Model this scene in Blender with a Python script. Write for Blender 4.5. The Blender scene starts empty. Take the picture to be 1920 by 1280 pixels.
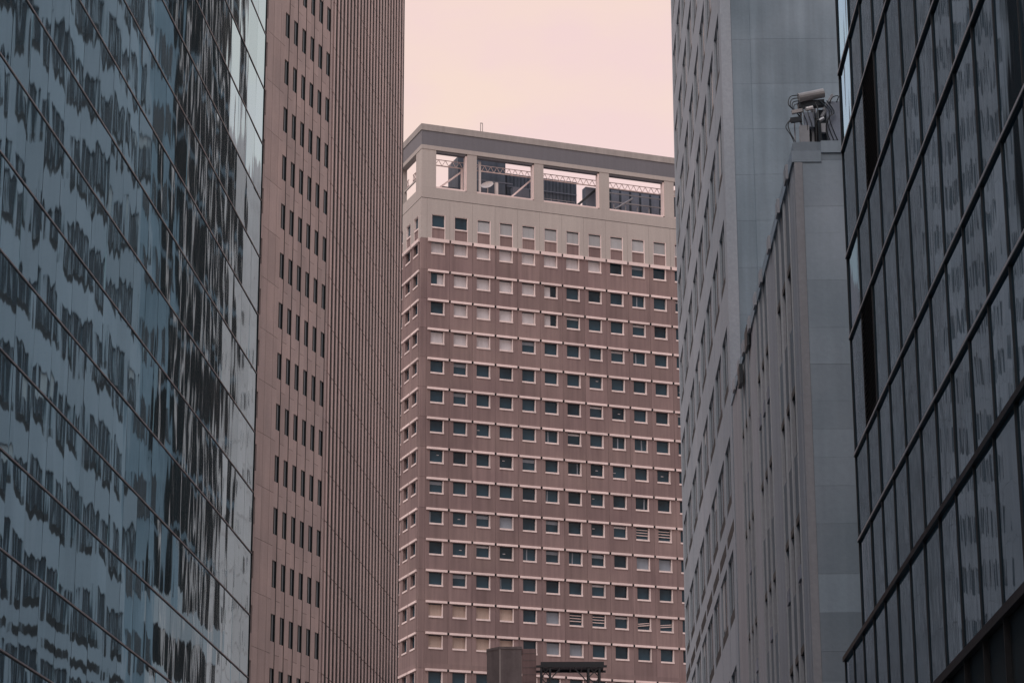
import bpy, math, random
from mathutils import Vector, Matrix
R = math.radians
random.seed(7)
sc = bpy.context.scene
COL = sc.collection

# ------------------------------------------------------------------ camera
FPX, PITCH, ROLL = 4711.0, 0.29199, -0.002787
cam_d = bpy.data.cameras.new('camera'); cam = bpy.data.objects.new('camera', cam_d); COL.objects.link(cam)
cam_d.sensor_width = 36.0; cam_d.lens = 36.0 * FPX / 1920.0
cam_d.clip_start = 0.5; cam_d.clip_end = 6000
fw = Vector((0, math.cos(PITCH), math.sin(PITCH))); up0 = Vector((0, -math.sin(PITCH), math.cos(PITCH))); rt0 = Vector((1, 0, 0))
rt = rt0 * math.cos(ROLL) + up0 * math.sin(ROLL); up = up0 * math.cos(ROLL) - rt0 * math.sin(ROLL)
m = Matrix((rt, up, -fw)).transposed().to_4x4(); m.translation = Vector((0, 0, 1.7))
cam.matrix_world = m
sc.camera = cam
CAMP = Vector((0, 0, 1.7))
def in_view(p, margin=40):
    q = Vector(p) - CAMP; w = q.dot(fw)
    if w < 1: return False
    x = 960 + FPX * q.dot(rt) / w; y = 640 - FPX * q.dot(up) / w
    return -margin < x < 1920 + margin and -margin < y < 1280 + margin

# ------------------------------------------------------------------ world and sun
SUN_EL, SUN_AZ = R(52), R(212)          # azimuth from +Y clockwise: behind the camera, a little left
w = bpy.data.worlds.new('World'); sc.world = w; w.use_nodes = True
nt = w.node_tree; nt.nodes.clear()
N = nt.nodes.new
out = N('ShaderNodeOutputWorld'); bg = N('ShaderNodeBackground'); bg2 = N('ShaderNodeBackground'); add = N('ShaderNodeAddShader')
sky = N('ShaderNodeTexSky'); sky.sky_type = 'NISHITA'; sky.sun_disc = False
sky.sun_elevation = SUN_EL; sky.sun_rotation = SUN_AZ; sky.dust_density = 4.0; sky.air_density = 1.2
tc = N('ShaderNodeTexCoord'); mp = N('ShaderNodeMapping'); mp.inputs['Scale'].default_value = (1.6, 1.6, 3.6)
nz = N('ShaderNodeTexNoise'); nz.inputs['Scale'].default_value = 7.5; nz.inputs['Detail'].default_value = 7
rp = N('ShaderNodeValToRGB'); rp.color_ramp.elements[0].position = 0.40; rp.color_ramp.elements[1].position = 0.60
rp.color_ramp.elements[0].color = (0.855, 0.615, 0.565, 1); rp.color_ramp.elements[1].color = (0.88, 0.655, 0.535, 1)
nt.links.new(tc.outputs['Generated'], mp.inputs['Vector']); nt.links.new(mp.outputs[0], nz.inputs['Vector'])
nt.links.new(nz.outputs['Fac'], rp.inputs['Fac'])
sx_ = N('ShaderNodeSeparateXYZ'); nt.links.new(tc.outputs['Generated'], sx_.inputs[0])
mr = N('ShaderNodeMapRange'); mr.interpolation_type = 'SMOOTHSTEP'; nt.links.new(sx_.outputs['Z'], mr.inputs['Value'])
mr.inputs['From Min'].default_value = 0.40; mr.inputs['From Max'].default_value = 0.95
mxw = N('ShaderNodeMix'); mxw.data_type = 'RGBA'; nt.links.new(mr.outputs[0], mxw.inputs['Factor'])
nt.links.new(rp.outputs[0], mxw.inputs['A']); mxw.inputs['B'].default_value = (0.46, 0.60, 0.80, 1)   # the haze thins to cool grey overhead
nt.links.new(mxw.outputs['Result'], bg2.inputs['Color'])
bg2.inputs['Strength'].default_value = 1.0
nt.links.new(sky.outputs[0], bg.inputs['Color']); bg.inputs['Strength'].default_value = 0.03
nt.links.new(bg.outputs[0], add.inputs[0]); nt.links.new(bg2.outputs[0], add.inputs[1]); nt.links.new(add.outputs[0], out.inputs['Surface'])

sun_d = bpy.data.lights.new('sun', 'SUN'); sun = bpy.data.objects.new('sun', sun_d); COL.objects.link(sun)
sun_d.energy = 1.3; sun_d.angle = R(25); sun_d.color = (1.0, 0.95, 0.92)
sd = Vector((math.sin(SUN_AZ) * math.cos(SUN_EL), math.cos(SUN_AZ) * math.cos(SUN_EL), math.sin(SUN_EL)))
sun.rotation_euler = sd.to_track_quat('Z', 'Y').to_euler()

vs = sc.view_settings; vs.view_transform = 'Standard'; vs.look = 'None'; vs.exposure = 0.0; vs.gamma = 1.0; vs.use_curve_mapping = False
sc.render.engine = 'CYCLES'
sc.cycles.max_bounces = 8; sc.cycles.glossy_bounces = 5; sc.cycles.diffuse_bounces = 3

# ------------------------------------------------------------------ helpers
class MB:
    def __init__(s): s.v = []; s.f = []
    def box(s, x0, x1, y0, y1, z0, z1):
        b = len(s.v)
        s.v += [(x0,y0,z0),(x1,y0,z0),(x1,y1,z0),(x0,y1,z0),(x0,y0,z1),(x1,y0,z1),(x1,y1,z1),(x0,y1,z1)]
        s.f += [tuple(b+i for i in q) for q in ((0,3,2,1),(4,5,6,7),(0,1,5,4),(1,2,6,5),(2,3,7,6),(3,0,4,7))]
        return s
    def prism(s, poly, z0, z1):
        b = len(s.v); k = len(poly)
        s.v += [(x, y, z0) for x, y in poly] + [(x, y, z1) for x, y in poly]
        s.f.append(tuple(b+i for i in reversed(range(k)))); s.f.append(tuple(b+k+i for i in range(k)))
        for i in range(k): j = (i+1) % k; s.f.append((b+i, b+j, b+k+j, b+k+i))
        return s
    def tube(s, a, c, r, r2=None, n=8, caps=True):
        a = Vector(a); c = Vector(c); r2 = r if r2 is None else r2
        d = (c-a).normalized(); u = d.orthogonal().normalized(); w_ = d.cross(u); b = len(s.v)
        for p, q in ((a, r), (c, r2)):
            for i in range(n):
                t = 2*math.pi*i/n; s.v.append(tuple(p + u*q*math.cos(t) + w_*q*math.sin(t)))
        for i in range(n): j = (i+1) % n; s.f.append((b+i, b+j, b+n+j, b+n+i))
        if caps: s.f.append(tuple(b+i for i in reversed(range(n)))); s.f.append(tuple(b+n+i for i in range(n)))
        return s
    def bar(s, a, c, wd, ht):                        # rectangular bar between two points
        a = Vector(a); c = Vector(c); d = (c-a).normalized()
        u = d.cross(Vector((0, 0, 1)));  u = u.normalized() if u.length > 1e-4 else Vector((1, 0, 0))
        k = u.cross(d).normalized(); b = len(s.v)
        for p in (a, c):
            for su, sk in ((-1,-1),(1,-1),(1,1),(-1,1)): s.v.append(tuple(p + u*su*wd/2 + k*sk*ht/2))
        s.f += [tuple(b+i for i in q) for q in ((0,1,2,3),(7,6,5,4),(0,4,5,1),(1,5,6,2),(2,6,7,3),(3,7,4,0))]
        return s
    def curve(s, pts, r, n=6):
        for a, c in zip(pts[:-1], pts[1:]): s.tube(a, c, r, n=n)
        return s
    def mesh(s, name):
        me = bpy.data.meshes.new(name); me.from_pydata(s.v, [], s.f); me.validate(); me.update(); return me
    def build(s, name, mat, parent=None, loc=(0,0,0), kind=None):
        return put(name, s.mesh(name), mat, parent, loc, kind)
def put(name, me, mat=None, parent=None, loc=(0,0,0), kind=None, rot=None):
    if mat is not None and not me.materials: me.materials.append(mat)
    o = bpy.data.objects.new(name, me); COL.objects.link(o); o.parent = parent; o.location = loc
    if rot: o.rotation_euler = rot
    if kind: o['kind'] = kind
    return o
def thing(name, label, cat, P, yaw, group=None):
    o = bpy.data.objects.new(name, None); COL.objects.link(o); o.empty_display_size = 0.5
    o.location = P; o.rotation_euler = (0, 0, math.pi/2 - yaw)
    o['label'] = label; o['category'] = cat
    if group: o['group'] = group
    return o
def H(y): return Vector((math.sin(y), math.cos(y), 0))
def NR(y): return Vector((math.cos(y), -math.sin(y), 0))

# ------------------------------------------------------------------ materials
def base(name):
    m = bpy.data.materials.new(name); m.use_nodes = True; t = m.node_tree
    return m, t, t.nodes['Principled BSDF']
def plain(name, c, rough=0.6, metal=0.0, spec=0.5):
    m, t, b = base(name); b.inputs['Base Color'].default_value = (*c, 1); b.inputs['Roughness'].default_value = rough
    b.inputs['Metallic'].default_value = metal; b.inputs['Specular IOR Level'].default_value = spec
    return m
def rough_mat(name, c, var=0.12, objvar=0.12, rough=0.8, nscale=0.6, streak=0.12, grain=0.10, gscale=9.0, spec=0.3, metal=0.0, tint=None):
    """wall stuff: blotches, vertical weather streaks, fine grain and a slight shade of its own for each piece"""
    m, t, b = base(name); n = t.nodes.new; L = t.links.new
    ge = n('ShaderNodeNewGeometry'); oi = n('ShaderNodeObjectInfo')
    a = n('ShaderNodeTexNoise'); a.inputs['Scale'].default_value = nscale; a.inputs['Detail'].default_value = 4
    L(ge.outputs['Position'], a.inputs['Vector'])
    mp = n('ShaderNodeMapping'); mp.inputs['Scale'].default_value = (2.2, 2.2, 0.12); L(ge.outputs['Position'], mp.inputs['Vector'])
    s = n('ShaderNodeTexNoise'); s.inputs['Scale'].default_value = 1.0; s.inputs['Detail'].default_value = 3; L(mp.outputs[0], s.inputs['Vector'])
    g = n('ShaderNodeTexNoise'); g.inputs['Scale'].default_value = gscale; g.inputs['Detail'].default_value = 6; L(ge.outputs['Position'], g.inputs['Vector'])
    def term(src, amp):
        q = n('ShaderNodeMath'); q.operation = 'MULTIPLY_ADD'; L(src, q.inputs[0]); q.inputs[1].default_value = 2*amp; q.inputs[2].default_value = 1-amp; return q.outputs[0]
    def mul(x, y):
        q = n('ShaderNodeMath'); q.operation = 'MULTIPLY'; L(x, q.inputs[0]); L(y, q.inputs[1]); return q.outputs[0]
    f = mul(mul(term(a.outputs['Fac'], var*1.6), term(s.outputs['Fac'], streak*1.6)), mul(term(g.outputs['Fac'], grain*1.6), term(oi.outputs['Random'], objvar)))
    mx = n('ShaderNodeMix'); mx.data_type = 'RGBA'; L(a.outputs['Fac'], mx.inputs['Factor'])
    tint = tint or c
    mx.inputs['A'].default_value = (*c, 1); mx.inputs['B'].default_value = (*tint, 1)
    vm = n('ShaderNodeVectorMath'); vm.operation = 'SCALE'; L(mx.outputs['Result'], vm.inputs[0]); L(f, vm.inputs['Scale'])
    L(vm.outputs[0], b.inputs['Base Color'])
    b.inputs['Roughness'].default_value = rough; b.inputs['Specular IOR Level'].default_value = spec; b.inputs['Metallic'].default_value = metal
    bp = n('ShaderNodeBump'); bp.inputs['Strength'].default_value = 0.25; bp.inputs['Distance'].default_value = 0.02
    L(g.outputs['Fac'], bp.inputs['Height']); L(bp.outputs[0], b.inputs['Normal'])
    return m
def mirror_glass(name, c, k=0.005, pil=0.006, rough=0.02, sx=1.6, sz=0.5, objvar=0.10, dark=(0.012, 0.018, 0.024), refl=0.9):
    """coated curtain-wall glass: each pane bulges and ripples a little, so what it mirrors breaks up"""
    m, t, b = base(name); n = t.nodes.new; L = t.links.new
    ge = n('ShaderNodeNewGeometry'); oi = n('ShaderNodeObjectInfo'); tc_ = n('ShaderNodeTexCoord')
    of = n('ShaderNodeMath'); of.operation = 'MULTIPLY'; L(oi.outputs['Random'], of.inputs[0]); of.inputs[1].default_value = 57.0
    ad = n('ShaderNodeVectorMath'); ad.operation = 'ADD'; L(ge.outputs['Position'], ad.inputs[0]); L(of.outputs[0], ad.inputs[1])
    mp = n('ShaderNodeMapping'); mp.inputs['Scale'].default_value = (sx, sx, sz); L(ad.outputs[0], mp.inputs['Vector'])
    nz_ = n('ShaderNodeTexNoise'); nz_.inputs['Scale'].default_value = 1.0; nz_.inputs['Detail'].default_value = 1.5; L(mp.outputs[0], nz_.inputs['Vector'])
    sb = n('ShaderNodeVectorMath'); sb.operation = 'SUBTRACT'; L(nz_.outputs['Color'], sb.inputs[0]); sb.inputs[1].default_value = (.5, .5, .5)
    s1 = n('ShaderNodeVectorMath'); s1.operation = 'MULTIPLY'; L(sb.outputs[0], s1.inputs[0]); s1.inputs[1].default_value = (k*2, k*2, k*2)
    # pillow, in the pane's own frame
    g0 = n('ShaderNodeVectorMath'); g0.operation = 'SUBTRACT'; L(tc_.outputs['Generated'], g0.inputs[0]); g0.inputs[1].default_value = (.5, .5, .5)
    g1 = n('ShaderNodeVectorMath'); g1.operation = 'MULTIPLY'; L(g0.outputs[0], g1.inputs[0]); g1.inputs[1].default_value = (1, 0, 1.6)
    rr = n('ShaderNodeMath'); rr.operation = 'MULTIPLY_ADD'; L(oi.outputs['Random'], rr.inputs[0]); rr.inputs[1].default_value = 2*pil; rr.inputs[2].default_value = -0.7*pil
    g2 = n('ShaderNodeVectorMath'); g2.operation = 'SCALE'; L(g1.outputs[0], g2.inputs[0]); L(rr.outputs[0], g2.inputs['Scale'])
    vt = n('ShaderNodeVectorTransform'); vt.vector_type = 'VECTOR'; vt.convert_from = 'OBJECT'; vt.convert_to = 'WORLD'; L(g2.outputs[0], vt.inputs[0])
    a1 = n('ShaderNodeVectorMath'); a1.operation = 'ADD'; L(s1.outputs[0], a1.inputs[0]); L(vt.outputs[0], a1.inputs[1])
    a2 = n('ShaderNodeVectorMath'); a2.operation = 'ADD'; L(ge.outputs['Normal'], a2.inputs[0]); L(a1.outputs[0], a2.inputs[1])
    nn = n('ShaderNodeVectorMath'); nn.operation = 'NORMALIZE'; L(a2.outputs[0], nn.inputs[0])
    ov = n('ShaderNodeMath'); ov.operation = 'MULTIPLY_ADD'; L(oi.outputs['Random'], ov.inputs[0]); ov.inputs[1].default_value = 2*objvar; ov.inputs[2].default_value = 1-objvar
    cc = n('ShaderNodeVectorMath'); cc.operation = 'SCALE'; cc.inputs[0].default_value = c; L(ov.outputs[0], cc.inputs['Scale'])
    b.inputs['Base Color'].default_value = (*dark, 1); b.inputs['Roughness'].default_value = 0.1
    gl = n('ShaderNodeBsdfGlossy'); gl.inputs['Roughness'].default_value = rough
    L(cc.outputs[0], gl.inputs['Color']); L(nn.outputs[0], gl.inputs['Normal'])
    ms = n('ShaderNodeMixShader'); ms.inputs[0].default_value = refl
    L(b.outputs[0], ms.inputs[1]); L(gl.outputs[0], ms.inputs[2])
    L(ms.outputs[0], t.nodes['Material Output'].inputs['Surface'])
    return m
M = {}
M['glassL'] = mirror_glass('blue coated glass', (0.51, 0.735, 0.845), k=0.0065, pil=0.007, sx=2.3, sz=0.42)
M['glassR'] = mirror_glass('smoked blue glass', (0.38, 0.65, 0.85), k=0.0070, pil=0.005, sx=3.2, sz=0.40)
M['backing'] = plain('black cavity', (0.010, 0.012, 0.014), 0.8)
M['rail'] = rough_mat('brushed aluminium rail', (0.42, 0.38, 0.38), 0.05, 0.05, 0.35, metal=0.6, spec=0.5, streak=0.05)
M['bronze'] = rough_mat('dark bronze mullion', (0.014, 0.015, 0.017), 0.1, 0.1, 0.4, metal=0.0, spec=0.2, streak=0.05)
M['bronze_rail'] = rough_mat('bronze rail', (0.56, 0.48, 0.48), 0.05, 0.05, 0.4, metal=0.1, spec=0.5, streak=0.05)
M['granite'] = rough_mat('pink brown granite', (0.365, 0.308, 0.298), 0.16, 0.10, 0.6, nscale=0.35, streak=0.10, tint=(0.380, 0.292, 0.266))
M['rib'] = rough_mat('pink brown rib stone', (0.48, 0.398, 0.380), 0.16, 0.07, 0.6, nscale=0.2, streak=0.08, tint=(0.49, 0.370, 0.340))
M['slot'] = plain('dark slot glass', (0.010, 0.014, 0.016), 0.6, spec=0.05)
M['slot_glass'] = plain('slot window glass', (0.115, 0.145, 0.160), 0.2, spec=0.2)
M['brick'] = rough_mat('mauve brown brick', (0.226, 0.154, 0.158), 0.18, 0.12, 0.85, nscale=0.15, streak=0.20, grain=0.06, tint=(0.226, 0.168, 0.152))
M['cream'] = rough_mat('cream precast', (0.43, 0.375, 0.355), 0.07, 0.03, 0.8, nscale=0.15, streak=0.06, tint=(0.42, 0.385, 0.355))
M['ledge'] = rough_mat('pale precast ledge', (0.78, 0.63, 0.60), 0.08, 0.12, 0.8, nscale=0.5, streak=0.05)
M['fascia'] = rough_mat('grey metal fascia', (0.150, 0.148, 0.165), 0.08, 0.05, 0.55, nscale=0.2, streak=0.06)
M['cap'] = rough_mat('weathered parapet cap', (0.34, 0.31, 0.295), 0.15, 0.05, 0.8, nscale=0.5)
M['frame'] = rough_mat('pale window frame', (0.76, 0.63, 0.60), 0.05, 0.05, 0.6)
M['pane'] = None
def pane_mat():
    m, t, b = base('tinted window glass'); n = t.nodes.new; L = t.links.new
    oi = n('ShaderNodeObjectInfo'); ge = n('ShaderNodeNewGeometry')
    nz_ = n('ShaderNodeTexNoise'); nz_.inputs['Scale'].default_value = 0.9; nz_.inputs['Detail'].default_value = 3; L(ge.outputs['Position'], nz_.inputs['Vector'])
    ad = n('ShaderNodeMath'); ad.operation = 'MULTIPLY_ADD'; L(nz_.outputs['Fac'], ad.inputs[0]); ad.inputs[1].default_value = 0.9; L(oi.outputs['Random'], ad.inputs[2])
    rp_ = n('ShaderNodeValToRGB'); L(ad.outputs[0], rp_.inputs[0])
    e = rp_.color_ramp.elements; e[0].position = 0.3; e[0].color = (0.004, 0.014, 0.024, 1); e[1].position = 1.35 if False else 1.0; e[1].color = (0.024, 0.058, 0.084, 1)
    L(rp_.outputs[0], b.inputs['Base Color']); b.inputs['Roughness'].default_value = 0.06; b.inputs['IOR'].default_value = 1.30
    bp = n('ShaderNodeBump'); bp.inputs['Strength'].default_value = 0.3; bp.inputs['Distance'].default_value = 0.02; L(nz_.outputs['Fac'], bp.inputs['Height']); L(bp.outputs[0], b.inputs['Normal'])
    return m
M['pane'] = pane_mat()
M['blind'] = rough_mat('pale blind and reflected sky', (0.50, 0.475, 0.49), 0.05, 0.10, 0.6)  # for blinds, and for plates that paint sky mirrored in the upper panes
M['midblind'] = rough_mat('mid grey blind', (0.36, 0.365, 0.375), 0.05, 0.12, 0.5)
M['tanblind'] = rough_mat('tan roller blind', (0.40, 0.31, 0.265), 0.05, 0.06, 0.7)
M['greyblind'] = rough_mat('grey blind', (0.22, 0.25, 0.29), 0.05, 0.1, 0.5)
M['limestone'] = rough_mat('grey limestone', (0.172, 0.232, 0.278), 0.24, 0.08, 0.85, nscale=0.35, streak=0.26, grain=0.05, tint=(0.200, 0.236, 0.270))
M['limestone_lit'] = rough_mat('lit limestone', (0.285, 0.325, 0.365), 0.08, 0.06, 0.85, nscale=0.2, streak=0.08, tint=(0.315, 0.325, 0.355))  # street-face copy of the limestone, with extra light put into its colour
M['towerglass'] = plain('grey tower window', (0.020, 0.036, 0.047), 0.2, spec=0.3)
M['black'] = plain('black louvre', (0.008, 0.010, 0.012), 0.6)
M['slate'] = rough_mat('blue grey rendered wall', (0.215, 0.295, 0.350), 0.26, 0.20, 0.9, nscale=0.2, streak=0.16, grain=0.05, tint=(0.290, 0.300, 0.335))
M['slatepier'] = rough_mat('grey pier stone', (0.32, 0.315, 0.335), 0.1, 0.06, 0.9, nscale=0.3)
M['bluepanel'] = rough_mat('blue grey spandrel', (0.10, 0.135, 0.165), 0.12, 0.15, 0.6, nscale=0.4)
M['lightjamb'] = rough_mat('pale window jamb', (0.37, 0.37, 0.385), 0.08, 0.1, 0.7)
M['concrete'] = rough_mat('stained concrete', (0.185, 0.160, 0.158), 0.18, 0.05, 0.9, nscale=0.9, streak=0.22, gscale=4)
M['steel'] = plain('dark painted steel', (0.020, 0.027, 0.034), 0.45)
M['white'] = plain('white painted metal', (0.74, 0.68, 0.66), 0.4)
M['galv2'] = rough_mat('weathered white casing', (0.40, 0.37, 0.365), 0.2, 0.1, 0.5, nscale=3.0, streak=0.2)
M['galv'] = rough_mat('galvanised steel', (0.36, 0.36, 0.38), 0.1, 0.1, 0.45, metal=0.3)
M['boxgrey'] = rough_mat('grey equipment box', (0.20, 0.22, 0.27), 0.08, 0.15, 0.5)
M['cable'] = plain('black cable', (0.015, 0.02, 0.025), 0.5)
M['mech'] = rough_mat('dark rooftop plant', (0.060, 0.075, 0.095), 0.15, 0.25, 0.6)
M['plantblue'] = rough_mat('blue grey plant cladding', (0.125, 0.145, 0.185), 0.2, 0.2, 0.5, nscale=0.8, streak=0.3)
M['asphalt'] = rough_mat('asphalt', (0.05, 0.05, 0.052), 0.2, 0, 0.9, nscale=1.0, streak=0)
M['paving'] = rough_mat('pavement concrete', (0.26, 0.25, 0.24), 0.12, 0.05, 0.9, nscale=0.8, streak=0)
M['paint'] = plain('road paint', (0.7, 0.7, 0.68), 0.7)

YL, YR, YC, YB, YRIB = 0.07143, 0.016825, -0.36482, 0.32706, 0.115

# ------------------------------------------------------------------ ground
def struct(name, mb, mat, loc=(0,0,0), rz=0):
    o = mb.build(name, mat, None, loc); o.rotation_euler = (0, 0, rz); o['kind'] = 'structure'; return o
struct('ground', MB().box(-1500, 1500, -1500, 1500, -0.5, -0.02), M['paving'])
struct('road', MB().box(-4.2, 4.2, -200, 290, -0.3, 0.0), M['asphalt'], (-3.6, 0, 0), -0.044)
pv = struct('pavement', MB().box(4.25, 13.0, -200, 290, -0.3, 0.13), M['paving'], (-3.6, 0, 0), -0.044)
pv = struct('pavement', MB().box(-12.0, -4.25, -200, 290, -0.3, 0.13), M['paving'], (-3.6, 0, 0), -0.044)
lm = MB()
for k in range(40): lm.box(-0.06, 0.06, -60 + 8*k, -57 + 8*k, 0.001, 0.005)
o = lm.build('lane_marking', M['paint'], None, (-3.6, 0, 0)); o.rotation_euler = (0, 0, -0.044); o['kind'] = 'structure'

# ------------------------------------------------------------------ left glass tower
def left_glass():
    s0, s1, top = -7.76, 76.6, 58.0
    P = -13.7 * NR(YL) + s0 * H(YL)
    t = thing('glass_tower', 'blue mirror-glass curtain wall tower on the left with thin slanting rails', 'building', P, YL)
    W = s1 - s0; cw, rh, zr = 1.48, 1.955, 21.96 - 11*1.955
    MB().box(0, W, 0.05, 24, 0, top).build('core', M['backing'], t)
    nc = int(W/cw + 0.5); nr = int((top - zr)/rh)
    g = 0.009
    me = MB().box(-cw/2+g, cw/2-g, -0.006, 0.0, -rh/2+g, rh/2-g).mesh('pane'); me.materials.append(M['glassL'])
    rest = MB(); num = 0
    for c in range(nc):
        for r in range(nr):
            x = W - (c+.5)*cw; z = zr + (r+.5)*rh
            wp = P + H(YL)*x + Vector((0, 0, z))
            if in_view(wp, 70) and num < 300:
                num += 1
                put('pane', me, None, t, (x, 0, z), rot=(random.gauss(0, 0.0018), 0, random.gauss(0, 0.0028)))
            else:
                rest.box(x-cw/2+g, x+cw/2-g, -0.006, 0.0, z-rh/2+g, z+rh/2-g)
    o = rest.build('pane', M['glassL'], t, kind='stuff')
    rm = MB().box(0, W+0.06, -0.022, -0.004, -0.004, 0.030).mesh('rail'); rm.materials.append(M['rail'])
    gk = MB().box(0, W+0.055, -0.016, -0.004, -0.034, -0.005).mesh('gasket'); gk.materials.append(M['black'])
    for r in range(nr+1):
        q = put('rail', rm, None, t, (0, 0, zr + r*rh)); put('gasket', gk, None, q)
    MB().box(W+0.002, W+0.05, -0.03, 0.30, 0, top).build('corner_trim', M['bronze'], t)
left_glass()

# ------------------------------------------------------------------ right glass tower
def right_glass():
    sn, sf, top = 3.0, 50.05, 46.0
    P = 6.2 * NR(YR) + 53.35 * H(YR)
    t = thing('curtain_wall_tower', 'dark smoked-glass tower on the right with black mullions and slanting rails', 'building', P, YR + math.pi)
    X = lambda s: 53.35 - s
    lines = [10.61, 12.47, 14.25, 16.75, 18.52, 20.90, 22.66]
    z = 22.66
    while z < top - 3: z += 2.42; lines.append(z); z += 1.76; lines.append(z)
    cols = [50.05] + [48.04 - 1.744*k for k in range(26)]
    MB().box(X(sf)+0.01, X(sn), 0.06, 20, 10.5, lines[-1]).build('core', M['backing'], t)
    MB().box(0, X(sn), 0.06, 20, 0, 10.49).build('base_core', M['backing'], t)
    g = 0.012
    def pane(sa, sb, z0, z1, name='pane', mat='glassR', y=0.0):
        xa, xb = X(sa)+g, X(sb)-g; w2, h2 = (xb-xa)/2, (z1-z0)/2-g
        me = MB().box(-w2, w2, y-0.008, y, -h2, h2).mesh(name); 
        return put(name, me, M[mat], t, ((xa+xb)/2, 0, (z0+z1)/2), rot=(random.gauss(0, 0.0016), 0, random.gauss(0, 0.0022)))
    rest = MB()
    for i in range(len(cols)-1):
        for j in range(len(lines)-1):
            sa, sb, z0, z1 = cols[i], cols[i+1], lines[j], lines[j+1]
            if (i == 2 and j == 4) or (i == 1 and j == 2):          # the two louvred openings
                lv = MB().box(X(sa)+g, X(sb)-g, 0.03, 0.05, z0+g, z1-g).build('louvre_panel', M['black'], t)
                nslat = 22
                for q in range(nslat):
                    zz = z0 + (q+.5)*(z1-z0)/nslat
                    MB().bar((X(sa)+g, 0.0, zz), (X(sb)-g, 0.0, zz), 0.05, 0.008).build('slat', M['bronze'], lv)
                continue
            wp = P - H(YR)*X((sa+sb)/2) + Vector((0, 0, (z0+z1)/2))
            if in_view(wp, 120):
                q = pane(sa, sb, z0, z1)
                if i == 0: q.rotation_euler[2] += -random.uniform(0.0008, 0.0040)      # the end panes sit slightly out of true
            else: rest.box(X(sa)+g, X(sb)-g, -0.008, 0, z0+g, z1-g)
    # base, one bay longer than the shaft
    bl = [8.03, 5.6, 3.2, 0.1]
    bcols = [53.33, 51.7] + [50.0 - 1.744*k for k in range(27)]
    for i in range(len(bcols)-1):
        for j, (z1, z0) in enumerate(zip([10.55]+bl[:-1], bl)):
            sa, sb = bcols[i], bcols[i+1]
            wp = P - H(YR)*X((sa+sb)/2) + Vector((0, 0, (z0+z1)/2))
            if in_view(wp, 150): 
                if j == 1: continue
                pane(sa, sb, z0, z1)
            else: rest.box(X(sa)+g, X(sb)-g, -0.008, 0, z0+g, z1-g)
    rest.build('pane', M['glassR'], t, kind='stuff')
    mm = MB().box(-0.019, 0.019, -0.034, 0.05, 10.62, lines[-1]).mesh('mullion'); mm.materials.append(M['bronze'])
    for s in cols: put('mullion', mm, None, t, (X(s) + (0.033 if s == cols[0] else 0), 0, 0))
    mm = MB().box(-0.019, 0.019, -0.034, 0.05, 0.1, 10.56).mesh('mullion'); mm.materials.append(M['bronze'])
    for s in bcols: put('mullion', mm, None, t, (X(s) + (0.033 if s == bcols[0] else 0), 0, 0))
    rm = MB().box(X(sf)-0.01, X(sn), -0.050, 0.03, -0.006, 0.038).mesh('rail'); rm.materials.append(M['bronze_rail'])
    gk = MB().box(X(sf)-0.005, X(sn), -0.050, 0.03, -0.034, -0.0065).mesh('gasket'); gk.materials.append(M['black'])
    for z in lines[1:]: q = put('rail', rm, None, t, (0, 0, z)); put('gasket', gk, None, q)
    MB().box(-0.02, X(sn), -0.07, 0.03, -0.05, 0.05).build('rail', M['bronze'], t, (0, 0, 10.61))
    for z in bl[:-1]: MB().box(-0.02, X(sn), -0.07, 0.03, -0.04, 0.10 if z == 8.03 else 0.04).build('rail', M['bronze'], t, (0, 0, z))
right_glass()

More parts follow.
